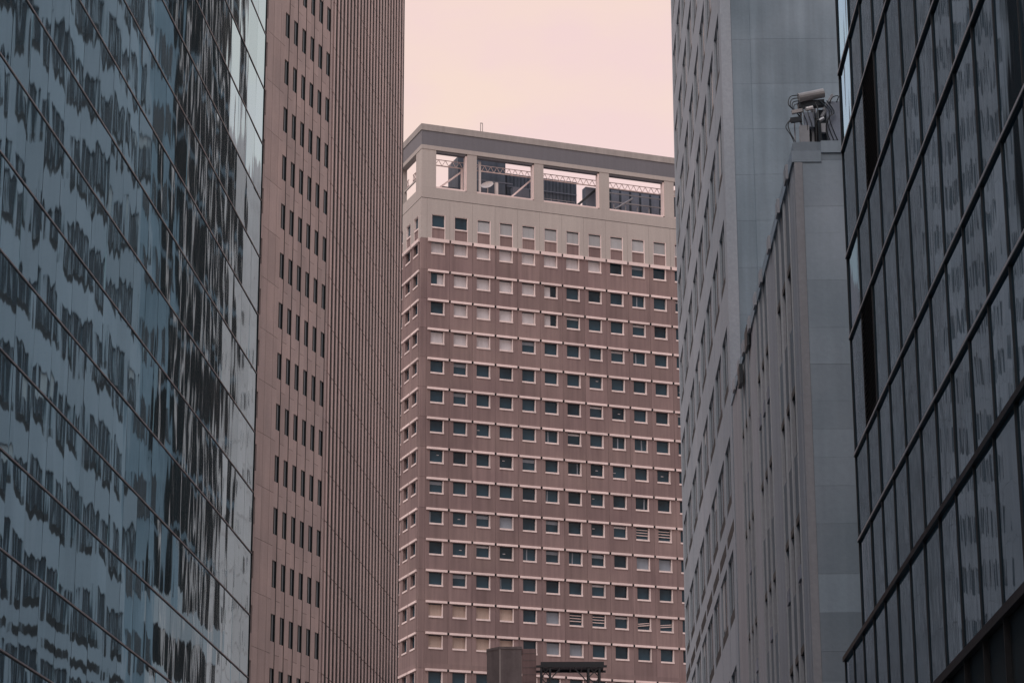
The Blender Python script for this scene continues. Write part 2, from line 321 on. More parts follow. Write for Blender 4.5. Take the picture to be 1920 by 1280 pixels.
# ------------------------------------------------------------------ brown ribbed tower
def brown_tower():
    K = Vector((-14.0, 182.0, 0)); top = 128.0
    t = thing('granite_tower', 'tall pink-brown granite tower with tight vertical ribs and slot windows', 'building', K, YB)
    fh = 3.80; ztop0 = 79.70                       # window head of one row
    # body behind both faces
    rib_dir = H(YRIB); L_rib = 35.6
    e = Vector((rib_dir.dot(H(YB)), rib_dir.dot(-NR(YB))))  # rib direction in local x,y
    inw = Vector((-e.y, e.x))                      # inward normal of the ribbed face
    a0 = Vector((0, 0)) + inw*0.35 ; b0 = e*L_rib + inw*0.35
    poly = [(-16.6, 0.42), (0.0 - 0.12, 0.42), (a0.x+0.05, a0.y+0.05), (b0.x, b0.y), (b0.x+inw.x*30, b0.y+inw.y*30), (-16.6, 34)]
    MB().prism(poly, 0, top).build('core', M['slot'], t)
    pitch = 1.561
    gz, ph = 0.035, 1.90
    rows = [k for k in range(-22, 14)]
    # window columns: pier | window or spandrel | groove
    pier_w, win_w, gr = 0.76, 0.66, 0.141
    pm = MB().box(0, pier_w, 0, 0.55, 0.012, fh-0.012).mesh('pier_block'); pm.materials.append(M['granite'])
    sm = MB().box(0, win_w, 0.0, 0.55, 0, fh-ph-0.03).mesh('spandrel_block'); sm.materials.append(M['granite'])
    gm = MB().box(0, win_w, 0.10, 0.36, 0, ph+0.02).mesh('window'); gm.materials.append(M['slot_glass'])
    fm = MB().box(0, 0.38, 0.092, 0.099, 0, ph).mesh('shade_strip'); fm.materials.append(M['slot'])  # black strip painting the shade at the near side of the slot
    rest = MB()
    xs = [(-9.0 + 1.561*i) for i in range(6)]        # left edge of each window
    xs_all = [xs[0]-2.42*1.561] + xs
    for x in xs_all:
        MB().box(x+win_w+0.004, x+win_w+gr-0.004, 0.022, 0.5, 1, top-1).build('groove_shade', M['slot'], t)  # dark strip fills the groove in place of its shade
        for k in rows:
            zt = ztop0 + k*fh; zb = zt - ph
            vis = 26 < zt < 90
            if vis:
                put('pier_block', pm, None, t, (x-pier_w, 0, zb-0.9))
                put('spandrel_block', sm, None, t, (x, 0, zt))
                wn = put('window', gm, None, t, (x, 0, zb-0.01))
                put('shade_strip', fm, None, wn, (0, 0, 0))
            else:
                z1 = min(zb-0.9+fh-0.02, top)
                if zb > 0.9 and zt + 1.9 < top:
                    rest.box(x-pier_w, x, 0, 0.55, zb-0.88, z1); rest.box(x, x+win_w, 0, 0.55, zt, zt+fh-ph-0.03)
    # blank corner panels: between the first two columns, and the outer corner
    def strip(x0, x1, name='corner_block'):
        me = MB().box(0, x1-x0, -0.01, 0.6, 0.012, fh-0.012).mesh(name); me.materials.append(M['granite'])
        for k in rows:
            zb = ztop0 + k*fh - ph - 0.9
            if zb < 0 or zb+fh > top: continue
            if 26 < zb+2.8 < 90: put(name, me, None, t, (x0, 0, zb))
            else: rest.box(x0, x1, -0.02, 0.6, zb+0.02, zb+fh-0.02)
    strip(xs_all[0]+win_w, xs[0]-pier_w-1.35); strip(xs[0]-pier_w-1.32, xs[0]-pier_w-0.05)
    strip(xs[-1]+win_w+gr, -0.02)
    rest.build('stone_block', M['granite'], t, kind='stuff')
    # ribbed face
    rw, rp_, dep = 0.62, 1.507, 0.04
    n = int(L_rib/rp_)
    rib = MB()
    for k in rows:
        zb = ztop0 + k*fh - ph - 0.9
        if zb < 0 or zb+fh > top: continue
        rib.box(0, rw, -dep, 0.4, zb+0.035, zb+fh-0.035)
    rme = rib.mesh('rib'); rme.materials.append(M['rib'])
    gl = MB().box(0, rp_-rw+0.1, 0.02, 0.08, 0.5, top-0.5).mesh('window_strip'); gl.materials.append(M['slot'])
    ang = math.atan2(e.y, e.x)
    for i in range(n):
        d = 0.45 + i*rp_
        put('rib', rme, None, t, (e.x*d, e.y*d, 0), rot=(0, 0, ang))
        put('window_strip', gl, None, t, (e.x*(d+rw-0.05), e.y*(d+rw-0.05), 0), rot=(0, 0, ang))
brown_tower()

# ------------------------------------------------------------------ central brick tower
def central():
    Q = Vector((-11.44, 300.0, 0)); F = YC + math.pi/2
    t = thing('brick_tower', 'square brown brick tower with pale ledges and open cream crown', 'building', Q, F)
    bw, fh = 3.065, 3.83
    nb = 13; x0 = 0.79; Wd = x0 + nb*bw + 0.6; Dp = 32.0
    zr = [105.65, 101.50] + [97.65 - fh*k for k in range(12)] + [51.07, 47.2, 43.4]
    MB().box(0.6, Wd-0.6, 0.6, Dp-0.6, 0, 111.4).build('core', M['slot'], t)
    # panels with a window hole
    def holed(w_, z0, z1, hx0, hx1, hz0, hz1, th=0.55):
        b = MB()
        b.box(0, hx0, 0, th, z0, z1); b.box(hx1, w_, 0, th, z0, z1); b.box(hx0, hx1, 0, th, z0, hz0); b.box(hx0, hx1, 0, th, hz1, z1)
        return b
    J = 0.022
    hx0, hx1 = 0.57, 2.38
    pm = holed(bw-J, -fh+J, 0, hx0, hx1, -2.05, -0.34).mesh('brick_panel'); pm.materials.append(M['brick'])
    pm0 = holed(bw-J, -4.15+J, 0, hx0, hx1, -2.05, -0.34).mesh('brick_panel'); pm0.materials.append(M['brick'])
    lm_ = MB().box(0.15, bw-0.15, -0.16, 0.06, -0.27, 0.0).mesh('ledge'); lm_.materials.append(M['ledge'])
    lg = MB().box(-0.15, 0.15, 0.001, 0.02, -0.27, 0.0).mesh('ledge_gap'); lg.materials.append(M['slot'])
    l0 = MB().box(0.13, bw-0.13, -0.20, 0.06, -0.42, 0.0).mesh('ledge'); l0.materials.append(M['ledge'])
    fr = MB(); a, b_ = hx0+0.004, hx1-0.004
    fr.box(b_-0.09, b_, -0.012, 0.5, -2.04, -0.36)
    fr.box(a-0.02, b_+0.02, -0.07, 0.5, -2.07, -1.86)
    frm = fr.mesh('window_frame'); frm.materials.append(M['frame'])
    gm = MB().box(hx0+0.004, hx1-0.095, 0.34, 0.38, -1.86, -0.345).mesh('pane'); gm.materials.append(M['pane'])
    bl = {}
    for key in ('blind', 'tanblind', 'greyblind'):
        me = MB().box(hx0+0.07, hx1-0.11, 0.29, 0.335, -1.84, -0.44).mesh('blind'); me.materials.append(M[key]); bl[key] = me
    half = MB().box(hx0+0.07, hx1-0.9, 0.29, 0.335, -1.84, -0.44).mesh('blind'); half.materials.append(M['blind'])  # this and the next: pale plates painting the edge of a sky reflection
    part_ = MB().box(hx0+0.9, hx1-0.11, 0.29, 0.335, -1.84, -0.5).mesh('blind'); part_.materials.append(M['blind'])
    shade = MB().box(hx0+0.07, hx1-0.11, 0.29, 0.335, -0.85, -0.44).mesh('blind'); shade.materials.append(M['greyblind'])
    slat = MB().box(hx0+0.08, hx1-0.12, 0.22, 0.30, -0.05, 0.05).mesh('slat'); slat.materials.append(M['frame'])
    rnd = random.Random(11)
    shade2 = MB().box(hx0+0.07, hx1-0.11, 0.29, 0.335, -0.66, -0.42).mesh('blind'); shade2.materials.append(M['blind'])
    curt = MB().box(hx0+0.08, hx0+0.24, 0.30, 0.335, -1.84, -0.42).mesh('curtain'); curt.materials.append(M['greyblind'])
    lamp = MB().box(hx0+0.1, hx0+0.42, 0.31, 0.335, -0.85, -0.76).mesh('ceiling_light'); lamp.materials.append(M['blind'])
    state = {}
    for c in range(8): state[(0, c)] = 'blind'  # pale plates in the upper rows paint reflected sky
    state[(1, 0)] = 'part'
    for c in range(1, 5): state[(1, c)] = 'blind'
    state[(1, 5)] = 'half'; state[(2, 0)] = 'dark'
    for c in range(1, 5): state[(2, c)] = 'blind'
    state[(2, 5)] = 'half'
    for c in range(0, 4): state[(3, c)] = 'blind'
    state[(3, 4)] = 'shade'
    for c in range(0, 4): state[(12, c)] = 'tanblind'; state[(13, c)] = 'tanblind'
    for rc in ((12, 6), (12, 7), (9, 9), (9, 10)): state[rc] = 'slats'
    for rc in ((10, 9), (10, 10), (9, 3), (12, 5), (13, 5), (13, 6)): state[rc] = 'greyblind'
    for rc in ((12, 9), (12, 10)): state[rc] = 'slats2'
    for rc in ((9, 2), (9, 5), (10, 7), (11, 1), (5, 1), (7, 4), (4, 1), (10, 5), (0, 9), (8, 0)): state[rc] = 'shade'
    def window(par, r, c, loc):
        f = put('window_frame', frm, None, par, loc)
        put('pane', gm, None, f)
        s = state.get((r, c), 'dark')
        if s in bl: put('blind', bl[s], None, f)
        elif s == 'half': put('blind', half, None, f)
        elif s == 'part': put('blind', part_, None, f)
        elif s == 'shade': put('blind', shade, None, f)
        elif s == 'dark':
            u = rnd.random()
            if u < 0.10: put('blind', shade2, None, f)
            elif u < 0.20: put('curtain', curt, None, f, (rnd.uniform(0, 1.2), 0, 0), rot=(0, rnd.uniform(-.03, .03), 0))
            elif u < 0.30: put('ceiling_light', lamp, None, f, (rnd.uniform(0, 0.9), 0, rnd.uniform(-0.4, 0)))
        elif s in ('slats', 'slats2'):
            for q in ((-0.7, -1.05, -1.4) if s == 'slats' else (-1.3, -1.55)):
                put('slat', slat, None, f, (0, 0, q), rot=(0.3, 0.0 if s == 'slats' else -0.12, 0))
    for r, z in enumerate(zr):
        for c in range(nb):
            x = x0 + c*bw
            if r == 13 or r == 14:
                h_ = zr[r] - zr[r+1] if r+1 < len(zr) else fh
            put('brick_panel', pm if r else pm0, None, t, (x, 0, z))
            put('ledge', l0 if r == 0 else lm_, None, t, (x, 0, z))
            if c < 12: window(t, r, c, (x, 0, z))
            if c: put('ledge_gap', lg, None, t, (x, -0.02, z))
    # filler for the taller storey, corner strips, lower wall
    MB().box(x0, Wd-0.6, 0.0, 0.55, 51.07+0.003, 97.65-fh*12+J).build('brick_band', M['brick'], t)
    MB().box(x0, Wd-0.6, 0.003, 0.55, 0, 43.4-fh).build('lower_wall', M['brick'], t)
    for k, z in enumerate(zr[:-1]):
        MB().box(0.0, x0-J, 0.0, x0-J, zr[k+1]+J, z).build('corner_block', M['brick'], t)
        MB().box(Wd-0.6+J, Wd, 0.0, 0.55, zr[k+1]+J, z).build('corner_block', M['brick'], t)
    MB().box(0, Wd, 0.004, 0.5, 0, 43.4).build('plinth_wall', M['brick'], t)
    # side face (towards the left), windows in two columns near the corner and on
    side = bpy.data.objects.new('side_face', None); COL.objects.link(side); side.parent = t
    side.location = (0, 0, 0); side.rotation_euler = (0, 0, -math.pi/2)       # local x runs towards the corner from the back
    nbs = 9; sx = [-(0.42 + bw*(k+1)) for k in range(nbs)]
    for r, z in enumerate(zr):
        for k, x in enumerate(sx):
            if k < 3:
                put('brick_panel', pm if r else pm0, None, t, (0, -x, z), rot=(0, 0, -math.pi/2))
                put('ledge', l0 if r == 0 else lm_, None, t, (0, -x, z), rot=(0, 0, -math.pi/2))
                f = put('window_frame', frm, None, t, (0, -x, z), rot=(0, 0, -math.pi/2)); put('pane', gm, None, f)
    bpy.data.objects.remove(side)
    MB().box(0.0, 0.55, 0.42, 0.42+bw*3, 51.07+0.003, 97.65-fh*12+J).build('side_band', M['brick'], t)
    MB().box(0.0, 0.55, 0.42+bw*3+J, Dp, 0, 105.6).build('side_wall', M['brick'], t)
    MB().box(0.004, 0.5, 0.5, 0.42+bw*3+J, 0, 43.4-fh).build('side_plinth', M['brick'], t)
    MB().box(Wd-0.55, Wd, 0.56, Dp, 0, 111.0).build('end_wall', M['brick'], t)
    MB().box(0.56, Wd-0.56, Dp-0.5, Dp, 0, 111.0).build('back_wall', M['brick'], t)
    # cream storey
    cm = holed(bw-J, 105.66, 110.98, 0.62, 2.44, 105.75, 108.92).mesh('cream_panel'); cm.materials.append(M['cream'])
    cf = MB(); cf.box(0.62, 0.68, 0.03, 0.4, 105.75, 108.92); cf.box(2.36, 2.44, -0.01, 0.4, 105.75, 108.92); cf.box(0.68, 2.36, 0.03, 0.4, 108.86, 108.92); cf.box(0.68, 2.36, 0.02, 0.36, 107.10, 107.28)
    cfm = cf.mesh('window_frame'); cfm.materials.append(M['frame'])
    cg = MB().box(0.69, 2.35, 0.26, 0.30, 107.29, 108.85).mesh('pane'); cg.materials.append(M['pane'])
    cb = MB().box(0.70, 2.34, 0.18, 0.22, 107.29, 108.80).mesh('blind'); cb.materials.append(M['greyblind'])
    cb2 = MB().box(0.70, 2.34, 0.18, 0.22, 107.29, 108.70).mesh('blind'); cb2.materials.append(M['midblind'])
    ci = MB().box(0.69, 2.35, 0.12, 0.30, 105.76, 107.09).mesh('infill_panel'); ci.materials.append(M['brick'])
    for c in range(nb):
        put('cream_panel', cm, None, t, (x0 + c*bw, 0, 0))
        f = put('window_frame', cfm, None, t, (x0 + c*bw, 0, 0)); put('pane', cg, None, f); put('infill_panel', ci, None, f)
        if c >= 2: put('blind', cb2, None, f)
    for k, x in enumerate(sx[:3]):
        put('cream_panel', cm, None, t, (0, -x, 0), rot=(0, 0, -math.pi/2))
        f = put('window_frame', cfm, None, t, (0, -x, 0), rot=(0, 0, -math.pi/2)); put('pane', cg, None, f); put('infill_panel', ci, None, f)
    MB().box(0, x0-J, 0, 0.42-J, 105.66, 110.98).build('cream_corner', M['cream'], t)
    MB().box(Wd-0.6+J, Wd, 0, 0.55, 105.66, 110.98).build('cream_corner', M['cream'], t)
    MB().box(0, 0.55, 0.42+3*bw+J, Dp, 105.66, 110.98).build('cream_side', M['cream'], t)
    # crown: parapet, pillars, beam, fascia, cap (a ring round the roof)
    def ring(z0, z1, o_, th, name, mat):
        MB().box(-o_, Wd+o_, -o_, th, z0, z1).build(name, mat, t)
        MB().box(-o_, th, th+0.002, Dp+o_, z0, z1).build(name, mat, t)
        MB().box(Wd-th, Wd+o_, th+0.002, Dp+o_, z0, z1).build(name, mat, t)
        MB().box(th+0.002, Wd-th-0.002, Dp-th, Dp+o_, z0, z1).build(name, mat, t)
    ring(111.05, 112.5, 0.02, 0.8, 'parapet', M['cream'])
    ring(117.62, 118.17, 0.06, 0.8, 'crown_beam', M['cream'])
    ring(118.175, 120.14, 0.03, 0.6, 'fascia', M['fascia'])
    ring(120.145, 121.0, 0.12, 0.7, 'parapet_cap', M['cap'])
    ops = [(1.95, 6.16), (7.47, 15.40), (16.68, 24.55), (25.92, 33.85), (35.2, Wd-1.0)]
    prev = -0.02
    for a, b_ in ops:
        MB().box(prev, a, -0.01, 0.78, 112.51, 117.61).build('pillar', M['cream'], t); prev = b_
        MB().box(b_-0.22, b_-0.003, 0.1, 0.75, 112.65, 117.4).build('jamb', M['ledge'], t)
        MB().box(a+0.003, b_-0.23, 0.05, 0.75, 112.505, 112.72).build('sill', M['ledge'], t)
        MB().box(a+0.003, b_-0.23, 0.12, 0.75, 117.35, 117.605).build('head_shade', M['fascia'], t)
        # lattice truss behind the opening
        y = 1.6; za, zb = 115.75+0.45, 116.55+0.45
        sa, sb = a+0.4, b_+0.9
        tr = MB().bar((sa, y, za), (sb, y, za), 0.12, 0.12).build('truss', M['ledge'], t)
        MB().bar((sa, y, zb), (sb, y, zb), 0.08, 0.08).build('chord', M['ledge'], tr)
        k = max(3, int((sb-sa)/0.8)); zz = MB()
        for i in range(k):
            p, q = sa+(sb-sa)*i/k, sa+(sb-sa)*(i+1)/k; mid = (p+q)/2
            zz.bar((p, y, za), (mid, y, zb), 0.06, 0.06); zz.bar((mid, y, zb), (q, y, za), 0.06, 0.06)
        zz.build('web', M['ledge'], tr)
    MB().box(prev, Wd+0.02, -0.01, 0.78, 112.51, 117.61).build('pillar', M['cream'], t)
    pv_ = 0.80
    for a, b_ in ((2.2, 8.2), (9.6, 16.6), (18.0, 25.0)):
        MB().box(-0.01, 0.78, pv_, a, 112.51, 117.61).build('pillar', M['cream'], t); pv_ = b_
        y = 1.6; tr = MB().bar((y, a+0.3, 116.2), (y, b_, 116.2), 0.1, 0.1).build('truss', M['ledge'], t)
        MB().bar((y, a+0.3, 117.0), (y, b_, 117.0), 0.08, 0.08).build('chord', M['ledge'], tr)
        zz = MB()
        for i in range(8):
            p, q = a+.3+(b_-a-.3)*i/8, a+.3+(b_-a-.3)*(i+1)/8; mid = (p+q)/2
            zz.bar((y, p, 116.2), (y, mid, 117.0), .06, .06); zz.bar((y, mid, 117.0), (y, q, 116.2), .06, .06)
        zz.build('web', M['ledge'], tr)
        MB().bar((0.5, a, 114.6), (0.5, b_, 114.6), 0.15, 0.2).build('rail', M['cream'], t)
    MB().box(-0.01, 0.78, pv_, Dp, 112.51, 117.61).build('pillar', M['cream'], t)
    for k in range(4):
        MB().box(2+k*11, 4+k*11, Dp-0.78, Dp, 112.51, 117.61).build('pillar', M['cream'], t)
        MB().box(Wd-0.78, Wd, 3+k*8, 4.5+k*8, 112.51, 117.61).build('pillar', M['cream'], t)
    MB().box(0.81, Wd-0.81, 0.81, Dp-0.81, 111.41, 111.6).build('roof_deck', M['concrete'], t)
    # plant on the open roof
    MB().box(6.4, 13.0, 4.2, 8.0, 111.6, 118.9).build('plant_room', M['plantblue'], t)
    cool = MB().box(13.2, 23.2, 4.6, 9.0, 111.6, 117.6).build('cooling_tower', M['plantblue'], t)
    for k in range(20):
        MB().box(13.25+k*0.5, 13.31+k*0.5, 4.5, 4.59, 112, 117.4).build('fin', M['mech'], cool)
    for k in range(3): MB().box(13.2, 23.2, 4.46, 4.52, 113.1+k*1.3, 113.2+k*1.3).build('band', M['boxgrey'], cool)
    MB().box(26.6, 37.4, 4.2, 8.0, 111.6, 117.3).build('chiller', M['mech'], t)
    for k in range(5):
        MB().tube((28+k*1.7, 3.4, 112.0), (28+k*1.7, 3.4, 114.7), 0.09).build('pipe', M['galv'], t)
    MB().bar((27.2, 3.3, 115.0), (36.2, 3.3, 115.0), 0.14, 0.14).build('pipe', M['galv'], t)
    MB().bar((27.2, 3.0, 116.1), (36.2, 3.0, 116.1), 0.10, 0.14).build('pipe', M['galv'], t)
    for k in range(3):
        MB().curve([(30.4+k*1.6+0.5*math.cos(q*math.pi/6), 2.6, 113.0+0.55*math.sin(q*math.pi/6)) for q in range(7)], 0.10).build('pipe', M['galv'], t)
    MB().bar((2.4, 1.2, 112.7), (6.5, 1.6, 116.2), 0.22, 0.22).build('brace', M['ledge'], t)
    MB().prism([(3.2, 1.9), (7.2, 1.9), (7.2, 3.2), (3.2, 3.2)], 111.6, 113.6).build('stair_box', M['mech'], t)
    MB().bar((5.9, 1.3, 112.6), (5.9, 1.3, 116.0), 0.24, 0.24).build('post', M['ledge'], t)
    MB().bar((12.2, 1.2, 112.6), (15.9, 1.6, 116.2), 0.2, 0.2).build('brace', M['ledge'], t)
    MB().bar((8.3, 1.2, 112.6), (8.3, 1.2, 117.3), 0.28, 0.28).build('post', M['white'], t)
    MB().bar((21.3, 1.4, 112.5), (24.9, 1.8, 115.9), 0.2, 0.3).build('brace', M['steel'], t)
    MB().prism([(23.5, 2.2), (26.2, 2.2), (26.2, 3.4), (23.5, 3.4)], 111.6, 116.2).build('plant_box', M['boxgrey'], t)
    for k in range(3): MB().bar((17.5, 2.4, 113.0+0.45*k), (22.0, 2.4, 113.0+0.45*k), 0.05, 0.05).build('railing', M['galv'], t)
    for k in range(5): MB().bar((17.6+k*1.1, 2.4, 111.6), (17.6+k*1.1, 2.4, 113.95), 0.05, 0.05).build('railing_post', M['galv'], t)
    for k in range(6): MB().box(28.0+k*1.45, 29.1+k*1.45, 4.10, 4.19, 112.4, 117.0).build('grille', M['boxgrey'], t)
    MB().tube((27.6, 2.2, 113.6), (30.2, 2.2, 115.4), 0.12).build('pipe', M['galv'], t)
    MB().tube((33.0, 2.4, 112.0), (36.0, 2.4, 114.4), 0.10).build('pipe', M['galv'], t)
    MB().box(13.6, 15.9, 3.2, 3.9, 111.6, 115.2).build('duct', M['boxgrey'], t)
    MB().bar((7.9, 3.2, 115.6), (13.6, 3.2, 115.6), 0.16, 0.16).build('pipe', M['boxgrey'], t)
    d = thing_dish(t)
    MB().tube((10.9, 2.0, 112.8), (10.9, 2.0, 115.0), 0.26, n=12).build('flue', M['white'], t)
    ms = MB().box(8.05, 8.13, 0.25, 0.33, 121.0, 122.35).build('vent_frame', M['cap'], t)
    MB().box(8.32, 8.40, 0.25, 0.33, 121.0, 122.35).build('vent_post', M['cap'], t)
    MB().box(8.131, 8.319, 0.25, 0.33, 122.25, 122.35).build('vent_bar', M['cap'], t)
def thing_dish(t):
    b = MB(); n = 16; rings = 5; c = Vector((9.6, 1.7, 114.2)); ax = Vector((-0.45, -0.6, 0.65)).normalized(); u = ax.orthogonal().normalized(); v = ax.cross(u)
    for i in range(rings+1):
        rr = 0.85*i/rings; dz = 0.35*(i/rings)**2
        for j in range(n):
            q = 2*math.pi*j/n; b.v.append(tuple(c + u*rr*math.cos(q) + v*rr*math.sin(q) + ax*dz))
    for i in range(rings):
        for j in range(n):
            k = (j+1) % n; b.f.append((i*n+j, i*n+k, (i+1)*n+k, (i+1)*n+j))
    o = b.build('satellite_dish', M['white'], t)
    MB().tube((9.6, 1.7, 111.6), (9.6, 1.75, 114.2), 0.07).build('dish_post', M['white'], t)
    return o
central()

# ------------------------------------------------------------------ right-hand stone tower (behind the masonry block)
def stone_tower():
    sn, sf, top = 84.2, 118.4, 96.0
    P = 6.2 * NR(YR) + sf * H(YR)
    t = thing('stone_tower', 'pale grey stone tower on the right with dark slanting window bands and blank end wall', 'building', P, YR + math.pi)
    L = sf - sn; X = lambda s: sf - s
    MB().box(0.02, L-0.3, 0.45, 24, 0, top).build('core', M['slot'], t)
    fh = 4.03; z0 = 25.52 - 6*fh
    zs = [z0 + k*fh for k in range(23)]
    nb = 8; bw = L/nb
    pw = 0.80
    pier = MB().box(-pw/2, pw/2, -0.006, 0.5, 0.1, top).mesh('pier'); pier.materials.append(M['limestone_lit'])
    for k in range(nb+1):
        dx = pw/2 if k == 0 else (-pw/2-0.44 if k == nb else 0)
        put('pier', pier, None, t, (k*bw+dx, 0, 0))
    MB().box(L-0.43, L, -0.012, 0.36, 0.1, top).build('corner_pier', M['limestone_lit'], t)
    sp = MB().box(pw/2+0.002, bw-pw/2-0.002, 0.0, 0.5, -1.62, 0).mesh('spandrel'); sp.materials.append(M['limestone_lit'])
    gl = MB().box(pw/2, bw-pw/2, 0.075, 0.2, 0.45, fh-1.62).mesh('window'); gl.materials.append(M['towerglass'])
    lv = MB().box(pw/2+0.003, bw-pw/2-0.003, 0.03, 0.2, 0.0, 0.45).mesh('louvre'); lv.materials.append(M['black'])
    mu = MB().box(-0.07, 0.07, 0.05, 0.074, 0.46, fh-1.62).mesh('mullion'); mu.materials.append(M['limestone_lit'])
    bls = []
    for hb in (0.5, 1.0, 1.7):
        me = MB().box(0.08, (bw-pw)/3-0.08, 0.066, 0.0745, fh-1.64-hb, fh-1.64).mesh('blind'); me.materials.append(M['midblind']); bls.append(me)
    rest_s = MB(); rest_g = MB()
    for z in zs:
        if z < 0 or z > top-4: continue
        for k in range(nb):
            x = k*bw
            if 12 < z < 75:
                put('spandrel', sp, None, t, (x, 0, z))
                wn = put('window', gl, None, t, (x, 0, z)); put('louvre', lv, None, wn)
                for q in (1, 2): put('mullion', mu, None, wn, (pw/2+(bw-pw)*q/3, 0, 0))
                u = random.random()
                if u < 0.30: put('blind', bls[int(u*10)], None, wn, (pw/2+(bw-pw)*random.choice((0, 1, 2))/3, 0, 0))
            else:
                rest_s.box(x+pw/2+.002, x+bw-pw/2-.002, 0, .5, z-1.62, z); rest_g.box(x+pw/2, x+bw-pw/2, .075, .2, z, z+fh-1.62)
    rest_s.build('spandrel', M['limestone_lit'], t, kind='stuff'); rest_g.build('window', M['towerglass'], t, kind='stuff')
    # second dark slot under one storey
    for k in range(nb): MB().box(k*bw+pw/2+0.01, (k+1)*bw-pw/2-0.01, -0.012, 0.1, 20.35, 20.75).build('vent_slot', M['black'], t)
    # blank end wall in courses, a corner strip and a shallow recess
    ch = 1.74
    x = L
    MB().box(L-0.42, L-0.08, 0.365, 24.0, 0.1, top).build('end_backing', M['limestone'], t)
    strips = [(0.363, 1.05, -0.03), (1.052, 24.0, -0.008)]
    k = 0
    while 0.1 + (k+1)*ch < top:
        zb = 0.1 + k*ch
        for i, (ya, yb, off) in enumerate(strips):
            MB().box(L-0.079, L+off, ya, yb, zb+0.003, zb+ch-0.003).build('end_course', M['limestone'], t)
        k += 1
    # narrow wing set back beyond the street face
    wg = MB().box(-6.2, -0.01, 0.50, 20, 0, top).build('wing', M['limestone'], t)
    for z in zs:
        if 0 < z < top-4: MB().box(-5.2, -2.6, 0.47, 0.499, z+0.3, z+2.3).build('window', M['towerglass'], wg)
stone_tower()

# ------------------------------------------------------------------ lower masonry block in front of it
def masonry_block():
    sn, sf, top = 60.3, 83.9, 25.1
    P = 6.2 * NR(YR) + sf * H(YR)
    t = thing('masonry_building', 'lower blue-grey masonry building with blank side wall, between stone tower and smoked glass', 'building', P, YR + math.pi)
    L = sf - sn; X = lambda s: sf - s
    MB().box(0.02, L-0.4, 0.62, 15.5, 0, top-0.4).build('core', M['slot'], t)
    MB().box(L-0.399, L-0.361, 0.63, 15.5, 0, top-0.4).build('side_backing', M['slate'], t)
    fh = 3.335; heads = [22.50 - fh*k for k in range(7)]
    bays = [(61.75, 66.35), (69.0, 73.4), (75.9, 80.0)]
    # piers
    edges = [(sn+0.31, 61.75), (66.35, 69.0), (73.4, 75.9), (80.0, sf)]
    for a, b_ in edges: MB().box(X(b_)+0.003, X(a)-0.003, 0.0, 0.62, 0.1, top-0.55).build('pier', M['slatepier'], t)
    for a, b_ in bays:
        w_ = (b_-a)/3
        for q in (1, 2): MB().box(X(a+q*w_)-0.18, X(a+q*w_)+0.18, 0.0, 0.62, 0.1, top-0.56).build('narrow_pier', M['slatepier'], t)
        for xf in (X(b_)+0.09, X(a)-0.09, X(a+w_)-0.13, X(a+w_)+0.13, X(a+2*w_)-0.13, X(a+2*w_)+0.13):
            MB().box(xf-0.04, xf+0.04, -0.022, -0.0005 if abs(xf-X(b_)) > 0.1 and abs(xf-X(a)) > 0.1 else 0.06, 0.1, top-0.57).build('fin', M['lightjamb'], t)
        for hz in heads:
            for q in range(3):
                xa, xb = X(a+(q+1)*w_), X(a+q*w_)
                xa += 0.18 if q < 2 else 0.135; xb -= 0.18 if q > 0 else 0.135
                MB().box(xa, xb, 0.02, 0.5, hz-fh+0.004, hz-1.72).build('spandrel', M['bluepanel'], t)
                wn = MB().box(xa, xb, 0.075, 0.40, hz-1.72, hz).build('window', M['towerglass'], t)
                MB().box(xa+0.003, xa+0.05, 0.012, 0.074, hz-1.70, hz-0.1).build('jamb', M['slatepier'], wn)
                MB().box(xb-0.05, xb-0.003, 0.03, 0.074, hz-1.70, hz-0.1).build('jamb', M['slatepier'], wn)
                MB().box(xa+0.003, xb-0.003, 0.008, 0.074, hz-0.16, hz+0.02).build('head', M['black'], wn)
                if random.random() < 0.3:
                    ac = MB().box((xa+xb)/2-0.33, (xa+xb)/2+0.33, -0.03, 0.074, hz-1.69, hz-1.33).build('air_conditioner', M['boxgrey'], wn)
        MB().box(X(b_), X(a), 0.02, 0.6, heads[0]+0.024, top-0.56).build('top_spandrel', M['bluepanel'], t)
    # coping with small projecting blocks
    MB().box(-0.02, L+0.02, -0.05, 0.7, top-0.55, top-0.25).build('cornice', M['slate'], t)
    MB().box(-0.02, L+0.01, 0.0, 0.6, top-0.249, top).build('parapet', M['slate'], t)
    for s in (61.6, 64.2, 67.2, 70.2, 72.4, 74.8, 77.4, 79.6, 81.8):
        MB().box(X(s)-0.28, X(s)+0.28, -0.12, 0.0-0.051, top-0.62, top-0.22).build('bracket', M['slatepier'], t)
    MB().box(X(76.2), X(75.2), -0.13, -0.052, top-0.95, top-0.3).build('flood_light', M['steel'], t)
    MB().box(X(78.9), X(78.2), -0.17, -0.052, top-1.35, top-0.7).build('vent_hood', M['steel'], t)
    # blank side wall in big slabs
    hs = [0.1]
    while hs[-1] < top-0.5: hs.append(min(top, hs[-1] + random.choice((0.72, 0.95, 1.25))))
    for i in range(len(hs)-1):
        ys = [0.218, 2.5, 4.5, 6.8, 15.5] if i % 2 else [0.218, 3.3, 5.6, 15.5]
        for a, b_ in zip(ys[:-1], ys[1:]):
            MB().box(L-0.36, L-0.006*random.random(), a+0.002, b_-0.002, hs[i]+0.002, hs[i+1]-0.002).build('wall_slab', M['slate'], t)
    MB().box(L-0.30, L+0.015, 0.012, 0.215, 0.1, top-0.56).build('corner_pier', M['slatepier'], t)
    MB().box(0.02, L-0.4, 0.7, 15.4, top-0.4, top-0.25).build('roof', M['concrete'], t)
    MB().box(L-0.4, L+0.03, 0.71, 15.5, top-0.30, top+0.02).build('side_coping', M['slate'], t)
masonry_block()

